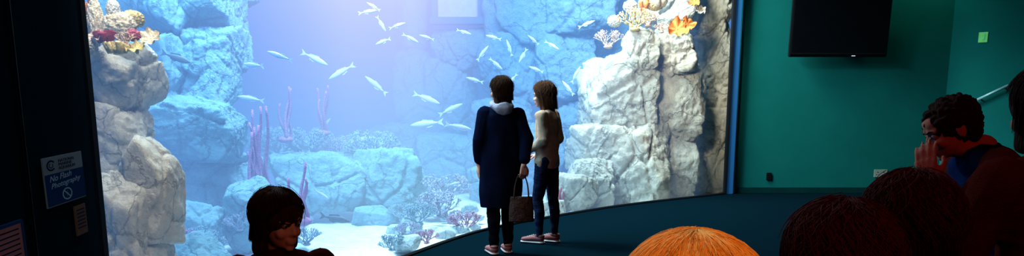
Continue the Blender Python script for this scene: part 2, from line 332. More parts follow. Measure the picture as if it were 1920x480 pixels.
def branching(base,size,mat,seed,lab,depth=4,n0=6,r0=0.02,flat=0.5):
    R=random.Random(seed); mb=MB()
    def br(p,d,L,r,k):
        q=p+d*L; m=(p+q)/2+Vector((R.uniform(-1,1),R.uniform(-1,1),R.uniform(-1,1)))*L*0.1
        mb.tube([p,m,q],[r,r*0.85,r*0.7],5)
        if k>0:
            for _ in range(R.choice([2,2,3])):
                e=(d+Vector((R.uniform(-1,1),R.uniform(-1,1),R.uniform(-.4,.9)))*0.75).normalized(); br(q,e,L*0.75,r*0.7,k-1)
    for i in range(n0):
        a=2*math.pi*i/n0+R.random(); d=Vector((math.cos(a)*flat,math.sin(a)*flat,R.uniform(0.5,1))).normalized(); br(Vector(base),d,size*0.33,r0*size*2,depth)
    mb.ell(base,(size*0.22,size*0.22,size*0.1),3)
    return tag(mb.obj("branching_coral",mat),lab,"coral")
for i,(px,py,Y,s,mt,lab) in enumerate([(822,405,9.6,.36,c_lav,"lavender bushy branching coral on the sand"),(872,432,9.0,.26,c_pink,"pale pink branching coral near the glass"),
    (520,292,11.3,.5,c_blue,"blue-grey bushy coral on a boulder"),(575,296,11.0,.5,c_blue,"blue-grey bushy coral on a boulder"),(700,300,11.2,.5,c_blue,"blue-grey bushy coral on a boulder"),(640,300,11.5,.4,c_lav,"lavender branching coral on a boulder"),
    (765,448,8.6,.22,c_lav,"lavender branching coral on the sand"),(372,482,6.8,.3,c_blue,"blue-grey bushy coral on the sand"),(835,375,10.4,.42,c_lav,"lavender branching coral by boulders"),
    (785,420,9.2,.28,c_blue,"blue-grey bushy coral on the sand"),(450,430,7.8,.2,c_lav,"lavender branching coral on a boulder")]):
    branching(W(px,py,Y),s,mt,50+i,lab,5,9,0.026,1.0)
for i,(px,py,s,mt,lab) in enumerate([(575,458,.20,c_blue,"blue-grey bushy coral among rubble"),(560,435,.20,c_lav,"lavender bushy coral among rubble"),(735,468,.18,c_blue,"blue-grey bushy coral among rubble"),(530,470,.2,c_blue,"blue-grey bushy coral among rubble"),
    (800,455,.16,c_pink,"pale pink bushy coral near the glass"),(845,418,.2,c_lav,"lavender bushy coral among rubble"),(755,412,.24,c_blue,"blue-grey bushy coral among rubble"),(580,408,.24,c_blue,"blue-grey bushy coral among rubble")]):
    branching(ground(px,py),s,mt,150+i,lab,5,9,0.026,1.0)
def knobby(c,r,mat,seed,lab,name="knobby_coral",freq=6):
    v,f=ico(5); mb=MB(); r=np.array(r); W_=v*r
    d=[ (0.35-noise.voronoi(Vector(q)*freq+Vector((seed,0,0)))[0][0])*0.35 for q in v]
    mb.add(np.array(c)+W_*(1+np.array(d)[:,None]),f); return tag(mb.obj(name,mat),lab,"coral")
def tubes(c,n,h,r,mat,seed,lab,sp=1.0):
    R=random.Random(seed); mb=MB()
    for i in range(n):
        a=R.random()*6.28; q=R.uniform(0,r*n*0.35*sp); x,y=c[0]+math.cos(a)*q,c[1]+math.sin(a)*q; hh=h*R.uniform(.6,1); rr=r*R.uniform(.8,1.1)
        lean=Vector((math.cos(a)*.35*hh,math.sin(a)*.35*hh,hh)); p=Vector((x,y,c[2]))
        mb.tube([p,p+lean*.5,p+lean*.93,p+lean,p+lean*.98,p+lean*.7],[rr*.7,rr*.9,rr*1.1,rr*1.0,rr*.75,rr*.6],14)
    return tag(mb.obj("tube_sponge",mat),lab,"sponge")
def plate(c,r,mat,seed,lab,tilt=0.3,az=0.0):
    R=random.Random(seed); nr,na=10,48; V=[];Fc=[]
    for s_ in (0,1):
        for j in range(nr):
            for i in range(na):
                a=2*math.pi*i/na; q=(j+0.3)/nr*r*(1+0.12*math.sin(3*a+seed)); z=0.35*q*q/r+0.22*r*(q/r)**2*math.sin(7*a+seed)+(0.02*r if s_ else -0.03*r)
                V.append((q*math.cos(a),q*math.sin(a),z))
    N=nr*na
    for s_ in (0,1):
        for j in range(nr-1):
            for i in range(na):
                b=s_*N+j*na+i;e=s_*N+j*na+(i+1)%na; Fc.append([b,e,e+na,b+na] if s_ else [b,b+na,e+na,e])
    for i in range(na):
        b=(nr-1)*na+i;e=(nr-1)*na+(i+1)%na; Fc.append([b,e,e+N,b+N])
        b=i;e=(i+1)%na; Fc.append([b,b+N,e+N,e])
    mb=MB(); mb.M=Matrix.Translation(c)@Matrix.Rotation(az,4,'Z')@Matrix.Rotation(tilt,4,'X'); mb.add(V,Fc)
    mb.tube([(0,0,-r*.5),(0,0,0)],[r*.15,r*.3],10); return tag(mb.obj("plate_coral",mat),lab,"coral")
knobby(W(180,42,5.0),(.05,.05,.15),c_cream,1,"tall cream barrel sponge on the rock column","barrel_sponge",4)
knobby(W(212,18,5.2),(.045,.045,.07),cm("white",(0.8,0.78,0.7)),2,"white knobby coral on the rock column")
knobby(W(222,48,5.2),(.12,.08,.09),c_cream,3,"cream honeycomb coral on the rock column")
knobby(W(248,36,5.3),(.08,.08,.06),c_yel,4,"yellow honeycomb coral on the rock column")
knobby(W(250,66,5.0),(.05,.05,.04),c_red,5,"small red brain coral on the rock column","brain_coral",3)
knobby(W(165,88,5.0),(.06,.06,.06),c_cream,6,"cream lumpy coral on the rock column")
tubes(W(195,80,4.9),6,.08,.022,c_dkred,1,"maroon tube sponge cluster on the rock column")
tubes(W(222,100,4.9),9,.08,.018,c_yel,2,"yellow tube sponge cluster on the rock column")
tubes(W(172,35,5.1),5,.16,.02,c_or,3,"orange tube sponge cluster on the rock column",.6)
plate(W(283,72,5.0),.07,c_cream,1,"cream plate coral on the rock column",.9)
plate(W(255,92,4.9),.06,c_yel,2,"yellow plate coral on the rock column",.6)
plate(W(180,70,4.9),.06,c_pch,5,"peach plate coral on the rock column",.6)
branching(W(235,85,4.9),.10,c_pch,91,"small peach branching coral on the rock column",3,6,.04)
branching(W(160,62,5.0),.14,c_cream,92,"small cream branching coral on the rock column",3,6,.04)
plate(W(1270,55,11.95),.17,c_or,3,"bright orange cup coral on the rock tower",1.0); plate(W(1289,46,12.0),.12,c_or,8,"orange ruffled cup coral on the rock tower",1.1,.4)
plate(W(1302,6,12.6),.10,c_or,4,"orange plate coral on the rock tower",.8,-.3)
plate(W(1312,20,12.6),.10,c_cream,6,"cream plate coral on the rock tower",.8,.3)
branching(W(1190,55,12.1),.38,c_yel,93,"yellow branching coral on the rock tower",4,7,.025,.8)
branching(W(1140,88,12.2),.32,c_pch,94,"pale peach branching coral on the rock ledge",4,7,.02,1.0)
branching(W(1215,48,12.1),.25,c_pch,95,"peach branching coral on the rock tower",4,6,.03,.8)
branching(W(1240,60,12.0),.18,c_pch,96,"small peach branching coral on the rock tower",3,6,.03,.8)
knobby(W(1182,12,12.6),(.12,.1,.1),c_cream,7,"cream lumpy coral on the rock tower"); knobby(W(1228,6,12.4),(.16,.1,.12),c_yel,8,"yellow lumpy coral on the rock tower")
knobby(W(1152,40,12.8),(.12,.1,.10),c_cream,9,"cream lumpy coral on the rock tower")
tubes(W(1240,12,12.3),6,.16,.05,c_cream,7,"cream tube sponge cluster on the rock tower",.7); tubes(W(1205,22,12.3),5,.2,.04,c_or,8,"orange tube sponge cluster on the rock tower",.7)

# ---------------------------------------------------------------- fish
m_fish=M("hazed_silver_scales",(0.50,0.58,0.75),(0.36,0.44,0.62),30,rough=0.5,spec=0.4,emis=(0.4,0.5,0.9),es=0.12); m_fishd=M("dark_scales",(0.14,0.18,0.22),(0.09,0.12,0.15),20,rough=0.6)  # silver fish: haze tint and faint blue glow put into the scale colour
def fish(mat):
    mb=MB(); N=16; V=[];Fc=[];n=12
    prof=[.008,.03,.05,.066,.078,.085,.088,.087,.083,.077,.068,.058,.048,.038,.028,.022]
    for j in range(N):
        x=0.5-j/15*0.85
        for i in range(n):
            t=2*math.pi*i/n; V.append((x,prof[j]*.5*math.cos(t),prof[j]*math.sin(t)))
    for j in range(N-1):
        for i in range(n):
            a=j*n+i;b=j*n+(i+1)%n; Fc.append([a,b,b+n,a+n])
    Fc+= [list(range(n))[::-1],[(N-1)*n+i for i in range(n)]]
    mb.add(V,Fc); o=mb.obj("fish",mat)
    def fin(name,poly,th=.005):
        q=MB(); k=len(poly); q.add([(x,-th,z) for x,z in poly]+[(x,th,z) for x,z in poly],[list(range(k))[::-1],list(range(k,2*k))]+[[i,(i+1)%k,(i+1)%k+k,i+k] for i in range(k)])
        return q.obj(name,mat,False,o)
    fin("tail_fin",[(-.33,.02),(-.52,.11),(-.45,0),(-.52,-.11),(-.33,-.02)]); fin("dorsal_fin",[(.2,.07),(.1,.125),(-.2,.085),(-.22,.045),(0,.07)]); fin("belly_fin",[(.05,-.08),(-.02,-.12),(-.18,-.08),(-.18,-.05)])
    return o
def copyfish(src):
    o=src.copy(); scene.collection.objects.link(o)
    for ch in src.children:
        c=ch.copy(); c.parent=o; scene.collection.objects.link(c)
    return o
f0=fish(m_fish); R=random.Random(5); first=True
spots=[(690,22,10.5,.26,10),(715,45,10.8,.24,-60),(745,48,10.6,.24,20),(718,78,10.4,.26,-15),(770,72,10.7,.26,-25),(800,70,10.9,.22,15),(700,12,11,.22,30),
 (525,105,8.2,.28,160),(475,122,8.4,.3,5),(590,110,10.4,.42,-25),(640,135,10.8,.42,-30),(705,160,11.2,.4,40),(470,185,9.2,.32,10),(610,235,11.6,.3,45),
 (800,232,10.6,.5,-6),(860,238,10.8,.42,-12),(800,185,11.6,.45,-20),(845,205,12.2,.42,25),(905,100,12.5,.3,50),(930,120,12.5,.28,-40),(955,90,12.8,.28,70),(980,105,13,.28,-60),(1005,130,13,.28,20),(1035,85,13,.28,-30),
 (1080,140,12.4,.3,60),(1065,165,12.4,.3,50),(890,150,12.5,.3,15),(925,70,13,.28,15),(960,150,12.6,.26,-50),(1000,75,13.2,.26,35),(870,60,13,.26,-15),(602,364,8.8,.26,-25),(680,262,11,.4,8),(740,280,11.5,.4,-5),(1100,45,13,.3,20),(850,345,9.8,.2,15)]
for (px,py,Y,s,rot) in spots:
    o=f0 if first else copyfish(f0); first=False
    o.location=W(px,py,Y); o.scale=(s,s,s); o.rotation_euler=(0,math.radians(-rot),R.uniform(-.5,.5)+(math.pi if R.random()<.5 else 0)); tag(o,"pale silver fish swimming in the tank","fish","silver fish in the tank")
f1=fish(m_fishd)
for i,(px,py,Y,s,rot) in enumerate([(628,410,8.4,.34,12),(330,108,8.0,.3,20)]):
    o=f1 if i==0 else copyfish(f1); o.location=W(px,py,Y); o.scale=(s,s,s*1.3); o.rotation_euler=(0,math.radians(rot),0.2*i); tag(o,"dark grey fish swimming near the rocks","fish","dark fish in the tank")

# ---------------------------------------------------------------- people
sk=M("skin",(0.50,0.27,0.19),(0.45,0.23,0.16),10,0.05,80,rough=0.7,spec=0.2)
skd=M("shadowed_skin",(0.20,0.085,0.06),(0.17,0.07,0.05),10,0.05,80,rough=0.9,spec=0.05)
m_eye=M("eye_white",(0.15,0.15,0.14),rough=0.3)
def cloth(n,c,k=.75,s=40): return M(n,c,tuple(x*k for x in c),s,0.35,220,rough=1,spec=0.0)
def hairm(n,c,k=.4,bump=.4): return M(n,c,tuple(x*k for x in c),30,bump,60,rough=0.85,stretch=(3,3,.4),spec=0.03)
def Hm(c,yaw=0,pitch=0,roll=0): return Matrix.Translation(c)@Matrix.Rotation(math.radians(yaw),4,'Z')@Matrix.Rotation(math.radians(pitch),4,'X')@Matrix.Rotation(math.radians(roll),4,'Y')
def head(mb,Mx):
    o=mb.M; mb.M=Mx
    mb.ell((0,-.012,.025),(.074,.093,.087),3); mb.ell((0,.025,-.028),(.060,.066,.083),3); mb.ell((0,.036,-.072),(.043,.046,.035),3); mb.ell((0,.074,-.096),(.02,.015,.015),3)
    mb.chain([(0,.086,.008,.008),(0,.103,-.028,.012)]); mb.ell((.012,.094,-.032),.008); mb.ell((-.012,.094,-.032),.008)
    mb.chain([(-.045,.068,.022,.012),(-.018,.084,.022,.012)]); mb.chain([(.045,.068,.022,.012),(.018,.084,.022,.012)]); mb.ell((0,.06,.045),(.05,.03,.035),3)
    for s in(-1,1): mb.ell((s*.036,.06,-.032),(.024,.024,.026),3); mb.ell((s*.076,-.008,-.012),(.009,.02,.032),3)
    mb.chain([(-.02,.086,-.058,.006),(0,.093,-.056,.007),(.02,.086,-.058,.006)]); mb.chain([(-.017,.085,-.07,.007),(0,.091,-.071,.008),(.017,.085,-.07,.007)])
    mb.M=o
def eyes(p,Mx):
    for s in(-1,1):
        mb=MB(); mb.M=Mx; mb.ell((s*.031,.074,.002),.013,3); mb.obj("eye",m_eye,True,p)
        mb=MB(); mb.M=Mx; mb.ell((s*.031,.0845,.001),(.006,.004,.006),3); mb.obj("iris",m_black,True,p)
        mb=MB(); mb.M=Mx; mb.chain([(s*.016,.094,.021,.003),(s*.034,.088,.027,.0035),(s*.05,.072,.022,.003)]); mb.obj("eyebrow",m_black,True,p)
def hair(p,Mx,mat,length=0.0,vol=1.0,strands=500,seed=1,bun=None,fringe=0,curl=0.005,sr=.0010,fly=.03,wav=.12):
    mb=MB(); mb.M=Mx; c=(0,-.02,.034); r=(.086*vol,.100*vol,.088*vol)
    mb.ell(c,r,4)
    mb.ell((0,-.05,-.01),(.078*vol,.062*vol,.075*vol),3)
    if length>0: mb.chain([(0,-.062,0,.07*vol,.05*vol,.05),(0,-.07,-length,.062*vol,.035*vol,.04)]); 
    if length>0.06:
        for s in(-1,1): mb.chain([(s*.068*vol,-.012,.02,.022,.04,.03),(s*.074*vol,-.022,-length*.9,.02,.034,.03)])
    if bun: mb.ell(bun,(.045,.045,.045),3)
    if fringe: mb.chain([(-.05,.06,.06,.022),(0,.078,.064,.022),(.05,.06,.06,.022)])
    o=blob("hair",mb,mat,0.006,3,p,curl,40 if curl<.01 else 55,(1,1,.15) if curl<.01 else (1,1,1))
    if strands:
        R=random.Random(seed); q=MB(); q.M=Mx
        for i in range(strands):
            az=R.uniform(0,6.283); front=max(0,math.sin(az)); end=math.radians(118-62*front); st=R.uniform(0.02,0.6); pts=[]; k=9; lift=1.0+abs(R.gauss(0,1))*fly*vol; ph=R.random()*6; fl=R.uniform(0,fly)*1.5
            for j in range(k):
                t=st+(end-st)*j/(k-1); l2=lift+fl*math.sin(3*t+ph)*.5
                a2=az+wav*math.sin(3*t+ph)
                pts.append((c[0]+r[0]*l2*math.sin(t)*math.cos(a2),c[1]+r[1]*l2*math.sin(t)*math.sin(a2),c[2]+r[2]*l2*math.cos(t)))
            if length>0.06 and front<.3:
                pts.append((pts[-1][0]*1.02,pts[-1][1]-.005,pts[-1][2]-length*.6))
            q.tube(pts,[sr]*(len(pts)-1)+[sr*.3],3)
        q.obj("hair_strands",mat,True,p)
    return o
def hand(mb,w,d,n,side=1,curl=0.5,sc=1.0):
    w=Vector(w);d=Vector(d).normalized();n=Vector(n);n=(n-d*n.dot(d)).normalized();s=d.cross(n)*side
    for k,(o_,L) in enumerate([(.031,.93),(.0105,1.04),(-.0105,.98),(-.031,.78)]):
        K=w+(d*(.088-.004*abs(k-1))+s*o_*1.0)*sc
        st=w+s*o_*.55*sc+d*.012*sc
        mb.chain([(*st,.015*sc),(*((st+K)/2),.0145*sc),(*K,.0115*sc)])
        a=curl*.5; p=K; rad=[.0092,.0085,.0078,.0068]
        for j,l in enumerate([.044,.028,.022]):
            dd=d*math.cos(a)+n*math.sin(a)+s*(o_*1.5 if curl<.8 else o_*.4); dd.normalize(); e=p+dd*l*L*sc; mb.chain([(*p,rad[j]*sc),(*e,rad[j+1]*sc)]); p=e; a+=curl
    b=w+(d*.022+s*.026)*sc; e1=b+(d*.028+s*.026+n*.014)*sc; e2=e1+(d*.03+s*.008+n*.012)*sc; e3=e2+(d*.024-s*.002+n*.008)*sc
    mb.chain([(*b,.015*sc),(*e1,.0125*sc),(*e2,.0105*sc),(*e3,.008*sc)])
def place(o,x,y,z,rot,sc=1.0): o.location=(x,y,z); o.rotation_euler=(0,0,math.radians(rot)); o.scale=(sc,sc,sc)

def legs(mb,stance,e=0,top=.88):
    for s,(fx,fy) in zip((-1,1),stance):
        mb.chain([(s*.078,0,top,.088+e),(s*.085+fx*.5,fy*.5,.66,.072+e),(s*.085+fx,.012+fy,.47,.054+e),(s*.085+fx,-.012+fy,.34,.053+e),(s*.085+fx,-.01+fy,.2,.04+e),(s*.085+fx,-.01+fy,.1,.034+e)])
def feet(mb,stance,e=0):
    for s,(fx,fy) in zip((-1,1),stance):
        x=s*.085+fx; mb.chain([(x,-.02+fy,.09,.034+e),(x,-.03+fy,.038,.034+e),(x+s*.005,.06+fy,.04,.034+e),(x+s*.012,.15+fy,.03,.028+e)])
def shoe(p,x,y,s,mat,solem,lacem=None):
    mb=MB(); mb.chain([(x,y-.03,.055,.042,.042,.038),(x+s*.004,y+.06,.052,.045,.045,.036),(x+s*.012,y+.155,.04,.042,.042,.026)]); mb.chain([(x,y-.03,.085,.042,.045,.02),(x,y+.0,.09,.04,.04,.02)])
    blob("shoe",mb,mat,.006,4,p)
    mb=MB(); mb.chain([(x,y-.03,.016,.045,.05,.015),(x+s*.004,y+.06,.016,.047,.047,.015),(x+s*.012,y+.16,.016,.044,.044,.015)]); blob("sole",mb,solem,.005,2,p)
    if lacem:
        mb=MB()
        for k in range(4):
            yy=y+.05+k*.022; zz=.092-k*.007; mb.tube([(x-.022,yy,zz-.004),(x,yy+.008,zz+.002),(x+.022,yy,zz-.004)],.003,5)
        mb.obj("lace",lacem,True,p)
def torso_std(mb,e=0):
    mb.chain([(0,0,.88,.15+e,.105+e,.09),(0,0,.96,.14+e,.1+e,.08),(0,0,1.07,.112+e,.08+e,.08),(0,.005,1.2,.135+e,.1+e,.08),(0,-.005,1.3,.15+e,.09+e,.06),(0,-.01,1.355,.12+e,.065+e,.045)],3)
def neck(mb,h,z=1.34,y=-.012): mb.chain([(0,y,z,.06),(0,y+.003,z+.06,.05),(h[0],h[1]-.025,h[2]-.07,.047)])

# woman in coat
st=[(.01,.0),(-.01,.05)]
hc=(0,.03,1.55); Mx=Hm(hc,33,-4)
mb=MB(); legs(mb,st); feet(mb,st); torso_std(mb); neck(mb,hc); head(mb,Mx)
Rw=(.165,-.205,.87); mb.chain([(.16,0,1.345,.052),(.215,-.12,1.11,.042),Rw+(.026,)]); hand(mb,Rw,(-.02,-.04,-1),(-.25,1,0),1,1.15)
Lw=(-.205,.06,.87); mb.chain([(-.16,0,1.345,.052),(-.20,-.03,1.1,.042),Lw+(.026,)]); hand(mb,Lw,(0.02,.15,-1),(1,.1,0),-1,.35)
p1=blob("person",mb,sk,.006,3)
c_coat=cloth("navy_coat_cloth",(0.0035,0.0055,0.017)); c_black=cloth("black_trouser_cloth",(0.005,0.005,0.008)); c_scarf=cloth("grey_hood_cloth",(0.24,0.25,0.31))
mb=MB(); mb.loft([(0,0,.46,.195,.15),(0,0,.6,.203,.155),(0,0,.8,.21,.156),(0,0,.95,.205,.154),(0,0,1.1,.194,.146),(0,0,1.22,.193,.142),(0,-.005,1.32,.175,.122),(0,-.01,1.385,.12,.09),(0,-.012,1.42,.075,.07)],48,.035,7)
mb.chain([(.16,0,1.335,.076),(.22,-.12,1.11,.066),(.18,-.195,.93,.055)]); mb.chain([(-.16,0,1.335,.076),(-.21,-.03,1.1,.066),(-.208,.045,.91,.056)])
blob("coat",mb,c_coat,.008,4,p1,.018,8,(1,1,.5))
mb=MB(); legs(mb,st,.014); blob("trousers",mb,c_black,.008,4,p1,.008,16)
mb=MB()
for t in range(0,360,10):
    a=math.radians(t); bk=.5-.5*math.sin(a); mb.ell((.085*math.cos(a),-.02+.08*math.sin(a)-.03*bk,1.425+.02*math.sin(a)-.02*bk),(.032,.032,.028+.012*bk),2)
mb.ell((0,-.12,1.385),(.085,.035,.06),3); blob("hood",mb,c_scarf,.008,3,p1,.01,18)
hair(p1,Mx,hairm("dark_brown_hair",(0.05,0.024,0.014)),.13,1.07,1600,3,sr=.0014,fly=.06,wav=.25); eyes(p1,Mx)
m_shoe=M("dusky_pink_leather",(0.24,0.075,0.065),(0.17,0.05,0.045),20,.1,rough=.6); m_sole=M("pale_sole",(0.3,0.24,0.23),rough=.7)
for s,(fx,fy) in zip((-1,1),st): shoe(p1,s*.085+fx,fy,s,m_shoe,m_sole)
place(p1,-.105,7.2,0,15,1.015); tag(p1,"person in long navy coat with grey hood, holding a handbag","person")
m_lea=M("brown_leather",(0.038,0.015,0.010),(0.026,0.010,0.007),20,.3,rough=.6,spec=.2)
mb=MB(); mb.loft([(0,0,-.125,.115,.04),(0,0,-.115,.120,.046),(0,0,0,.118,.04),(0,0,.10,.108,.026),(0,0,.118,.104,.02)],32,0); bag=blob("handbag",mb,m_lea,.006,2,None,.004,20)
for yy in(-.014,.014):
    mb=MB(); pts=[(.07*math.cos(t),yy*(1-math.sin(t)),.10+.235*math.sin(t)) for t in np.linspace(0,math.pi,20)]; mb.tube(pts,.006,8); mb.obj("strap",m_lea,True,bag)
mb=MB(); mb.box((0,-.045,.03),(.02,.006,.018),0,.004); mb.obj("clasp",M("brass",(.6,.4,.15),rough=.3,metal=1),False,bag)
a=math.radians(15); hl=Vector((.160*1.015,-.215*1.015)); hx_=-.105+hl.x*math.cos(a)-hl.y*math.sin(a); hy_=7.2+hl.x*math.sin(a)+hl.y*math.cos(a)
bag.location=(hx_-.02,hy_+.005,.795-.325); bag.rotation_euler=(0,0,math.radians(8)); tag(bag,"small brown leather handbag hanging from the coat wearer's hand","handbag")

# woman in sweater
st=[(.012,.06),(-.012,-.05)]; hc=(0,.05,1.54); Mx=Hm(hc,5,-6)
mb=MB(); legs(mb,st); feet(mb,st); torso_std(mb); neck(mb,hc); head(mb,Mx)
Lw=(-.13,.20,.95); mb.chain([(-.15,0,1.34,.048),(-.19,-.06,1.10,.04),Lw+(.026,)]); hand(mb,Lw,(.6,.75,-.25),(.2,.1,-1),-1,.7)
Rw=(.15,.18,.93); mb.chain([(.15,0,1.34,.048),(.19,-.05,1.10,.04),Rw+(.026,)]); hand(mb,Rw,(-.5,.8,-.3),(-.2,.1,-1),1,.7)
p2=blob("person",mb,sk,.006,3)
c_sw=cloth("beige_knit",(0.44,0.30,0.21),.7,30); c_jean=cloth("dark_denim",(0.01,0.016,0.04))
mb=MB(); torso_std(mb,.020); mb.loft([(0,0,.80,.158,.118),(0,0,.84,.165,.122),(0,0,.95,.16,.12),(0,0,1.1,.145,.108),(0,0,1.25,.157,.115),(0,0,1.34,.12,.078)],40,.02,8)
mb.chain([(0,-.01,1.37,.075,.068,.03),(0,-.005,1.415,.066,.062,.02)])
mb.chain([(-.15,0,1.335,.066),(-.195,-.06,1.10,.056),(-.14,.17,.965,.043)]); mb.chain([(.15,0,1.335,.066),(.195,-.05,1.10,.056),(.155,.16,.945,.043)])
blob("sweater",mb,c_sw,.008,4,p2,.016,11)
mb=MB(); legs(mb,st,.006); mb.chain([(0,0,.88,.156,.11,.08),(0,0,.93,.15,.108,.07)],3); blob("jeans",mb,c_jean,.006,3,p2,.006,18)
hair(p2,Mx,hairm("brown_hair",(0.12,0.055,0.03)),.22,1.10,1800,4,sr=.0014,fly=.08,wav=.3); eyes(p2,Mx)
m_snk=M("maroon_canvas",(0.16,0.04,0.04),rough=.8); m_white=M("white_rubber",(.5,.47,.45),rough=.6)
for s,(fx,fy) in zip((-1,1),st): shoe(p2,s*.085+fx,fy,s,m_snk,m_white,m_white)
place(p2,.365,7.82,0,62,1.0); tag(p2,"person standing in beige knit sweater, dark jeans and sneakers","person")

# seated people
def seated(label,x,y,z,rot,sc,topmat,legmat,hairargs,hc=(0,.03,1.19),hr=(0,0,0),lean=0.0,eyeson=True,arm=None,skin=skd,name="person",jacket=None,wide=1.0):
    Mx=Hm(hc,*hr); mb=MB(); L=lean
    def tz(zz): return L*max(0,(zz-.55))/.55
    T=[(0,0,.54,.15,.115,.09),(0,tz(.66),.66,.135,.1,.08),(0,tz(.78),.78,.13,.095,.08),(0,tz(.9),.9,.15,.105,.08),(0,tz(1.0),.985,.155,.085,.055),(0,tz(1.02),1.03,.11,.065,.04)]
    mb.chain(T,3); sy=tz(1.0)
    mb.chain([(0,sy-.01,1.0,.06),(0,sy,1.06,.052),(hc[0],hc[1]-.03,hc[2]-.07,.05)]); head(mb,Mx)
    for s in(-1,1):
        mb.chain([(s*.095,.01,.54,.082),(s*.11,.22,.54,.078),(s*.125,.43,.52,.058),(s*.125,.43,.34,.053),(s*.125,.41,.1,.035)])
        mb.chain([(s*.125,.39,.04,.035),(s*.13,.48,.04,.034),(s*.135,.56,.03,.028)])
    arms=[]
    for s in(-1,1):
        if arm and s in arm: el,wr,d,n_,cu=arm[s]
        else: el,wr,d,n_,cu=(s*.23,sy+.04,.76),(s*.11,.30,.66),(-s*.3,.9,-.1),(0,0,-1),.45
        mb.chain([(s*.17,sy,.995,.052),el+(.041,),wr+(.027,)]); hand(mb,wr,d,n_,s,cu); arms.append(((s*.17,sy,.99),el,wr))
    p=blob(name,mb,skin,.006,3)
    mb=MB(); mb.chain([(a,b,c,d+.022,e+.022,f) for a,b,c,d,e,f in T],3); mb.chain([(0,sy,1.045,.075,.07,.025),(0,sy,1.065,.066,.064,.02)])
    if not jacket:
        for a,b,c in arms:
            e=tuple(b[i]+(c[i]-b[i])*.88 for i in range(3)); mb.chain([a+(.075*wide,),b+(.062*wide,),e+(.042,)])
    blob("shirt" if jacket else "top",mb,topmat,.008,4,p,.012,10)
    if jacket:
        mb=MB(); mb.chain([(a,b-.018,c,d+.035,e+.029,f) for a,b,c,d,e,f in T],3)
        for a,b,c in arms:
            e=tuple(b[i]+(c[i]-b[i])*.72 for i in range(3)); mb.chain([a+(.08,),b+(.068,),e+(.046,)])
        blob("jacket",mb,jacket,.008,4,p,.014,10)
    mb=MB()
    for s in(-1,1): mb.chain([(s*.095,.01,.548,.098),(s*.11,.22,.545,.094),(s*.125,.43,.52,.074),(s*.125,.43,.34,.066),(s*.125,.41,.12,.055)])
    mb.chain([(-.06,0,.57,.12,.12,.1),(.06,0,.57,.12,.12,.1)],3); blob("trousers",mb,legmat,.01,4,p,.008,10)
    for s in(-1,1):
        mb=MB(); mb.chain([(s*.125,.38,.05,.042,.045,.04),(s*.13,.48,.048,.044,.044,.036),(s*.135,.57,.036,.042,.042,.03)]); blob("shoe",mb,m_black,.008,3,p)
    hair(p,Mx,*hairargs[:1],**hairargs[1]); 
    if eyeson: eyes(p,Mx)
    place(p,x,y,z,rot,sc); tag(p,label,"person")
    return p
m_seat=M("dark_seat_vinyl",(0.03,0.03,0.04),rough=.6); m_leg=M("black_metal",(0.02,0.02,0.02),rough=.4,metal=.8)
def stool(x,y,z,rot,sc):
    mb=MB(); mb.box((0,-.02,.42),(.2,.18,.025),0,.012); o=mb.obj("stool",m_seat,False)
    for sx in(-1,1):
        for sy in(-1,1):
            q=MB(); q.tube([(sx*.17,-.02+sy*.15,.0),(sx*.16,-.02+sy*.14,.398)],.012,8); q.obj("leg",m_leg,True,o)
    place(o,x,y,z,rot,sc); tag(o,"dark padded stool under a seated visitor","stool","audience stools")
def sit(*a,**k):
    p=seated(*a,**k); stool(a[1],a[2],a[3],a[4],a[5]); return p
dk=cloth("maroon_knit",(0.07,0.006,0.005)); dk2=cloth("black_knit",(0.035,0.005,0.004)); c_shirt=cloth("blue_shirt",(0.003,0.010,0.045)); c_jkt=cloth("brown_jacket",(0.045,0.009,0.007))
h_dk=hairm("near_black_hair",(0.014,0.005,0.004)); h_dk2=hairm("dark_red_brown_hair",(0.040,0.012,0.009)); h_bl=hairm("golden_blonde_hair",(0.98,0.52,0.14),.88,.05); h_rd=hairm("dark_auburn_hair",(0.034,0.0028,0.002),.8,.1)
sit("seated person with golden blonde hair seen from behind",.235,.93,0,-2,.932,dk,c_black,(h_bl,dict(length=.14,vol=1.31,strands=8000,seed=1,sr=.0005,fly=.008,wav=.08,curl=.003)))
sit("seated person seen from behind with dark auburn hair",.62,1.38,0,-8,.922,dk,c_black,(h_rd,dict(length=.16,vol=1.24,strands=1500,seed=2,curl=.014,fly=.04,wav=.35)),hr=(10,0,0),wide=1.5)
sit("seated person seen from behind with short dark hair",1.0,1.84,0,5,.93,dk2,c_black,(h_rd,dict(length=.10,vol=1.32,strands=1500,seed=3,curl=.014,fly=.04,wav=.35)),wide=1.5)
sit("seated person with dark hair turned sideways, lit red",-.83,2.62,0,205,.85,dk2,c_black,(h_dk2,dict(length=.12,vol=1.14,strands=3000,seed=4,fly=.035,wav=.15,curl=.006)),hr=(30,-8,0),skin=sk)
pm=sit("seated man in blue shirt resting his face on his hand",2.0,2.95,.215,80,.98,c_shirt,c_black,(h_dk,dict(length=0,vol=1.05,strands=0,seed=5,curl=.016)),
  hc=(0,.27,1.135),hr=(0,-28,0),lean=.17,jacket=c_jkt,arm={-1:((-.23,.30,.66),(-.105,.375,.925),(.34,.02,1),(.85,-.4,0),.25)})
mb=MB(); a_=Vector((-.23,.30,.66));b_=Vector((-.105,.375,.925)); d_=(b_-a_).normalized(); c_=b_-d_*.025
mb.tube([c_-d_*.012,c_+d_*.012],.034,20); mb.obj("watch_strap",m_black,True,pm)
mb=MB(); mb.tube([c_+Vector((-.03,0,.005)),c_+Vector((-.042,0,.007))],.018,20); mb.obj("watch_face",M("steel",(.6,.6,.6),rough=.3,metal=1),True,pm)
sit("seated person with dark hair watching the tank",1.57,2.12,.22,10,.99,dk2,c_black,(h_dk,dict(length=.10,vol=1.2,strands=1500,seed=6,fly=.05)),hc=(0,.08,1.18),hr=(0,0,0),lean=.05)
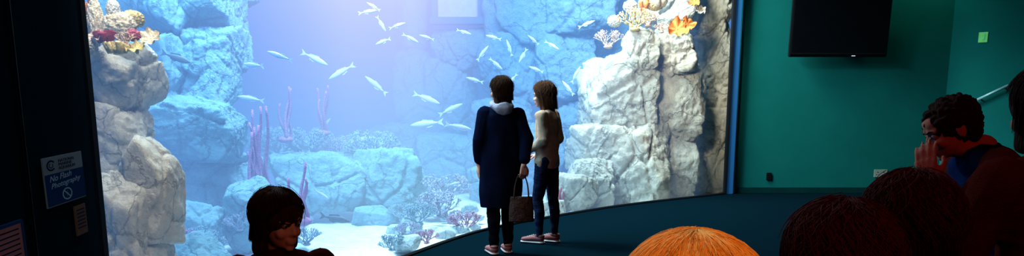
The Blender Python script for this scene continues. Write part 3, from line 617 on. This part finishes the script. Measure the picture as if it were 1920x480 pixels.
mb=MB(); mb.box((2.35,2.6,.105),(1.0,.98,.10),0,.01); tag(mb.obj("platform",m_floor,False),"low carpeted seating platform","platform")

# ---------------------------------------------------------------- television, switches, handrail
m_scr=M("dark_screen",(0.003,0.004,0.005),rough=.15,spec=.2); m_bez=M("gloss_black_plastic",(0.006,0.007,0.008),rough=.3,spec=.3)
a=W(1483,106,12.3); b=W(1668,106,12.3); cxx=(a.x+b.x)/2; hw=(b.x-a.x)/2
tv=MB(); tv.box((0,0,0),(hw,.035,.53),0,.012); t=tv.obj("television",m_bez,False)
q=MB(); q.box((0,-.034,.02),(hw-.035,.004,.475)); q.obj("screen",m_scr,False,t)
q=MB(); q.box((0,-.038,-.495),(hw-.02,.004,.008)); q.obj("chrome_strip",M("dim_chrome",(.2,.25,.25),rough=.2,metal=1),False,t)
q=MB(); q.box((.25,-.037,-.512),(.03,.003,.004)); q.obj("indicator_light",M("led",(.8,.8,.8),emis=(.8,.9,1),es=1.0),False,t)
q=MB(); q.box((0,.10,0),(.25,.08,.2),0,.01); q.obj("wall_mount",m_leg,False,t)
t.location=(cxx,12.40,a.z+.53); t.rotation_euler=(math.radians(3),0,0); tag(t,"large black flat television mounted on the green wall","television")
def plate_(name,w,h,loc,rz,mat,label,holes=0,rocker=False):
    mb=MB(); mb.box((0,0,0),(w/2,.006,h/2),0,.003); o=mb.obj(name,mat,False)
    for k in range(holes):
        for dx,dz,sx,sz in((0,.02,.006,.008),(-.012,-.008,.008,.004),(.012,-.008,.008,.004)):
            q=MB(); q.box((((k-.5)*.1 if holes>1 else 0)+dx*1.5,-.006,dz*1.5-.01),(sx,.002,sz)); q.obj("pin_hole",m_black,False,o)
    if rocker: q=MB(); q.box((0,-.008,0),(w*.18,.004,h*.25),0,.002); q.obj("rocker",mat,False,o)
    o.location=loc; o.rotation_euler=(0,0,rz); tag(o,label,"socket" if holes else "switch"); return o
m_pl=M("white_plastic",(.30,.32,.26),rough=.4); m_plg=M("pale_green_plastic",(.30,.95,.25),rough=.4,spec=.1)
plate_("wall_socket",.22,.13,W(1651,325,12.605),0,m_pl,"white double wall socket on the green wall",2)
plate_("wall_socket",.09,.13,W(1442,331,12.605),0,m_leg,"small dark wall socket on the green wall",1)
wa=math.atan2(11.4-12.62,8.6-7.2)
def onwall(px,py):
    for i in range(200):
        x=7.2+1.4*i/199; y=12.62-1.22*i/199
        p=W(px,py,y)
        if p.x<=x: return Vector((x,y,p.z))+Vector((math.sin(wa),-math.cos(wa),0))*.008
plate_("light_switch",.13,.16,onwall(1843,70),wa,m_plg,"pale green square light switch on the angled green wall",0,True)
r0=onwall(1828,190);r1=onwall(1893,160); n_=Vector((math.sin(wa),-math.cos(wa),0))
mb=MB(); mb.tube([r0+n_*.08,r1+n_*.08],.022,12); hr=mb.obj("handrail",M("rail_metal",(.35,.6,.6),rough=.5,metal=.3)); tag(hr,"sloping metal handrail on the green wall","handrail")
for t_ in(.15,.85):
    q=MB(); p=r0.lerp(r1,t_); q.tube([p,p+n_*.08],.012,8); q.obj("bracket",m_leg,True,hr)

# ---------------------------------------------------------------- signs on the left wall
u=Vector((-.12,1,0)).normalized(); nrm=u.cross(Vector((0,0,1)))
def onleft(px,py):
    Y=1.556/(-(px-960)/F*1.0-.12)
    for _ in range(6):
        p=W(px,py,Y); k=-p.x/p.y; Y=1.556/(k-.12)
    return W(px,py,Y)+nrm*.004
def frameM(o): return Matrix(((u.x,0,nrm.x,o.x),(u.y,0,nrm.y,o.y),(u.z,1,nrm.z,o.z),(0,0,0,1)))@Matrix.Rotation(math.radians(2),4,'Z')
def sign(name,px0,py0,px1,py1,mat,label,cat="sign"):
    a=onleft(px0,py0); b=onleft(px1,py1); w=(b-a).dot(u); h=a.z-b.z
    mb=MB(); mb.box((w/2,-h/2,0),(w/2,h/2,.003),0,.001); o=mb.obj(name,mat,False); o.matrix_world=frameM(a); tag(o,label,cat); return o,w,h
def text(p,s,x,y,size,mat,w=None,shear=0,rot=0,name="lettering"):
    c=bpy.data.curves.new("t",'FONT'); c.body=s; c.size=size; c.extrude=.0006; c.shear=shear
    o=bpy.data.objects.new("t",c); scene.collection.objects.link(o); dg=bpy.context.evaluated_depsgraph_get(); me=bpy.data.meshes.new_from_object(o.evaluated_get(dg)); bpy.data.objects.remove(o)
    xs=[v.co.x for v in me.vertices]; k=(w/(max(xs)-min(xs))) if w else 1
    me.transform(Matrix.Translation((x,y,.0045))@Matrix.Rotation(rot,4,'Z')@Matrix.Diagonal((k,1,1,1))); me.materials.clear(); me.materials.append(mat)
    q=bpy.data.objects.new(name,me); scene.collection.objects.link(q); q.parent=p; return q
def ring(p,x,y,rx,r1,a0,a1,mat,asp,name):
    mb=MB(); V=[];Fc=[];n=32
    for i in range(n+1):
        t=a0+(a1-a0)*i/n
        for r in(rx,r1): V.append((x+r*asp*math.cos(t),y+r*math.sin(t),.0048))
    for i in range(n): Fc.append([2*i,2*i+1,2*i+3,2*i+2])
    mb.add(V,Fc); return mb.obj(name,mat,False,p)
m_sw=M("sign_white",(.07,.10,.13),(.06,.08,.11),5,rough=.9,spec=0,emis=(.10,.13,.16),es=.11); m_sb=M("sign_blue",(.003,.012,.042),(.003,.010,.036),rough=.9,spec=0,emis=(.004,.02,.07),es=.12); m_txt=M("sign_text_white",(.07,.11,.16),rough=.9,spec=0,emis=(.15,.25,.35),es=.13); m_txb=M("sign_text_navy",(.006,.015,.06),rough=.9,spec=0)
o,w,h=sign("sign",75,298,158,373,m_sw,"white and blue no flash photography sign on dark wall")
q=MB(); q.box((w/2,-h*.66,.0036),(w*.49,h*.32,.001)); q.obj("blue_panel",m_sb,False,o)
asp=w/h
ring(o,w*.18,-h*.17,.075*h,.11*h,.6,5.6,m_txb,asp,"logo"); ring(o,w*.18,-h*.17,.035*h,.055*h,2,7,m_txb,asp,"logo")
for i,s in enumerate(["NATIONAL","MARINE","AQUARIUM"]): text(o,s,w*.36,-h*(.13+.075*i),h*.085,m_txb,w*[.42,.34,.42][i])
text(o,"No Flash",w*.1,-h*.50,h*.17,m_txt,w*.55,.3,.04); text(o,"Photography",w*.12,-h*.64,h*.15,m_txt,w*.76,.3,.04)
ring(o,w*.5,-h*.81,.10*h,.125*h,0,6.2832,m_txt,asp,"prohibition_ring")
q=MB(); q.M=Matrix.Translation((w*.5,-h*.81,.0048))@Matrix.Diagonal((asp,1,1,1))@Matrix.Rotation(-.78,4,'Z'); q.box((0,0,0),(.11*h,.01*h,.0002)); q.obj("slash",m_txt,False,o)
q=MB(); q.M=Matrix.Translation((w*.5,-h*.81,.0046))@Matrix.Diagonal((asp,1,1,1)); q.add([(.01*h,.07*h,0),(-.035*h,-.01*h,0),(0,-.01*h,0),(-.015*h,-.07*h,0),(.035*h,.015*h,0),(0,.015*h,0)],[[0,1,2,5],[2,3,4,5]]); q.obj("flash_symbol",m_txt,False,o)
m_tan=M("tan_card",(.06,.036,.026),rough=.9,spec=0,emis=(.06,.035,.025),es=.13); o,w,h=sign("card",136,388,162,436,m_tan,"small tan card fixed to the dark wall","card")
for i in range(6):
    q=MB(); q.box((w*.5,-h*(.15+.12*i),.004),(w*.36,h*.02,.0005)); q.obj("printed_line",m_txb,False,o)
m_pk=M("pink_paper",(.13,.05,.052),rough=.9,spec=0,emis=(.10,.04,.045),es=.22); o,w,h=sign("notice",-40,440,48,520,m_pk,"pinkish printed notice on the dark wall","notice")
for i in range(9):
    q=MB(); q.box((w*.5,-h*(.12+.09*i),.004),(w*.4,h*.012,.0005)); q.obj("printed_line",m_txb,False,o)
q=MB(); 
for xx in(0,w): q.box((xx,-h/2,.002),(.006,h/2,.006))
q.box((w/2,0,.002),(w/2,.006,.006)); q.obj("frame",m_sb,False,o)
a=onleft(37,205); q=MB(); q.tube([(a.x,a.y,0),(a.x,a.y,4.4)],.004,6); S(q.obj("trim_3",m_black),"thin black panel joint","trim")

# ---------------------------------------------------------------- lights
def area(loc,tgt,size,e,col,name):
    l=bpy.data.lights.new(name,'AREA'); l.energy=e; l.color=col; l.size=size; o=bpy.data.objects.new(name,l); scene.collection.objects.link(o); o.location=loc
    o.rotation_euler=(Vector(tgt)-Vector(loc)).to_track_quat('-Z','Y').to_euler()
def spot(loc,tgt,ang,e,col,name,blend=.6,r=.1):
    l=bpy.data.lights.new(name,'SPOT'); l.energy=e; l.color=col; l.spot_size=math.radians(ang); l.spot_blend=blend; l.shadow_soft_size=r; o=bpy.data.objects.new(name,l); scene.collection.objects.link(o); o.location=loc
    o.rotation_euler=(Vector(tgt)-Vector(loc)).to_track_quat('-Z','Y').to_euler()
area((1.2,11.6,5.2),(2.8,13.0,1.4),1.4,850,(1,.96,.84),"tower_lamp")
area((-2.3,4.6,3.6),(-2.75,5.2,1.2),.5,95,(1,.93,.82),"column_lamp")
area((-2.2,8.8,5.3),(-1.9,9.2,0),1.2,1700,(.85,.95,1),"sand_lamp")
area((-3.4,6.8,5.2),(-4.2,9,1.5),2.0,1000,(.5,.85,1),"blue_fill_lamp")  # added blue fills to tint the rocks behind, no real fixtures
area((-.3,11.5,5.3),(.6,14.5,1.2),2.5,1300,(.5,.80,1),"blue_fill_lamp")
spot((.6,8.2,3.0),(1.9,12.8,2.0),48,1000,(1,.93,.78),"rock_fill_spot",.8,.35)  # added fill spots on the hall side, brightening the rocks from the front
spot((-1.25,3.7,3.0),(-2.75,5.1,1.2),75,155,(1,.92,.80),"rock_fill_spot",.6,.2)
spot((6.8,11.9,4.25),(6.7,12.6,3.2),110,34,(.20,1,.76),"green_spot",1,.1)
spot((4.9,11.2,4.25),(4.8,12.6,2.2),90,6,(.10,.85,.85),"teal_spot",1,.2)
spot((7.7,10.8,4.2),(8.0,11.9,2.8),80,11,(.15,.9,.6),"green_spot",1,.1)
spot((.2,-.6,3.2),(.24,.93,1.2),22,125,(1,.38,.07),"orange_spot",.6,.2)
spot((1.5,-.8,3.6),(1.45,2.2,1.1),56,170,(1,.04,.015),"red_spot",.8,.4)
spot((.5,.5,2.2),(-.83,2.62,1.0),22,36,(1,.24,.11),"red_spot",.7,.35)
spot((.9,4.0,4.2),(.2,7.6,1.1),26,28,(1,.75,.55),"warm_spot",.8)
area((0.3,1.0,4.2),(-1.9,3.0,1.2),1.0,5,(.3,.7,.8),"dim_room_fill")  # added weak fill for the dark hall, not a fixture
w_=bpy.data.worlds.new("world"); scene.world=w_; w_.use_nodes=True; w_.node_tree.nodes['Background'].inputs[0].default_value=(.01,.02,.03,1); w_.node_tree.nodes['Background'].inputs[1].default_value=.3
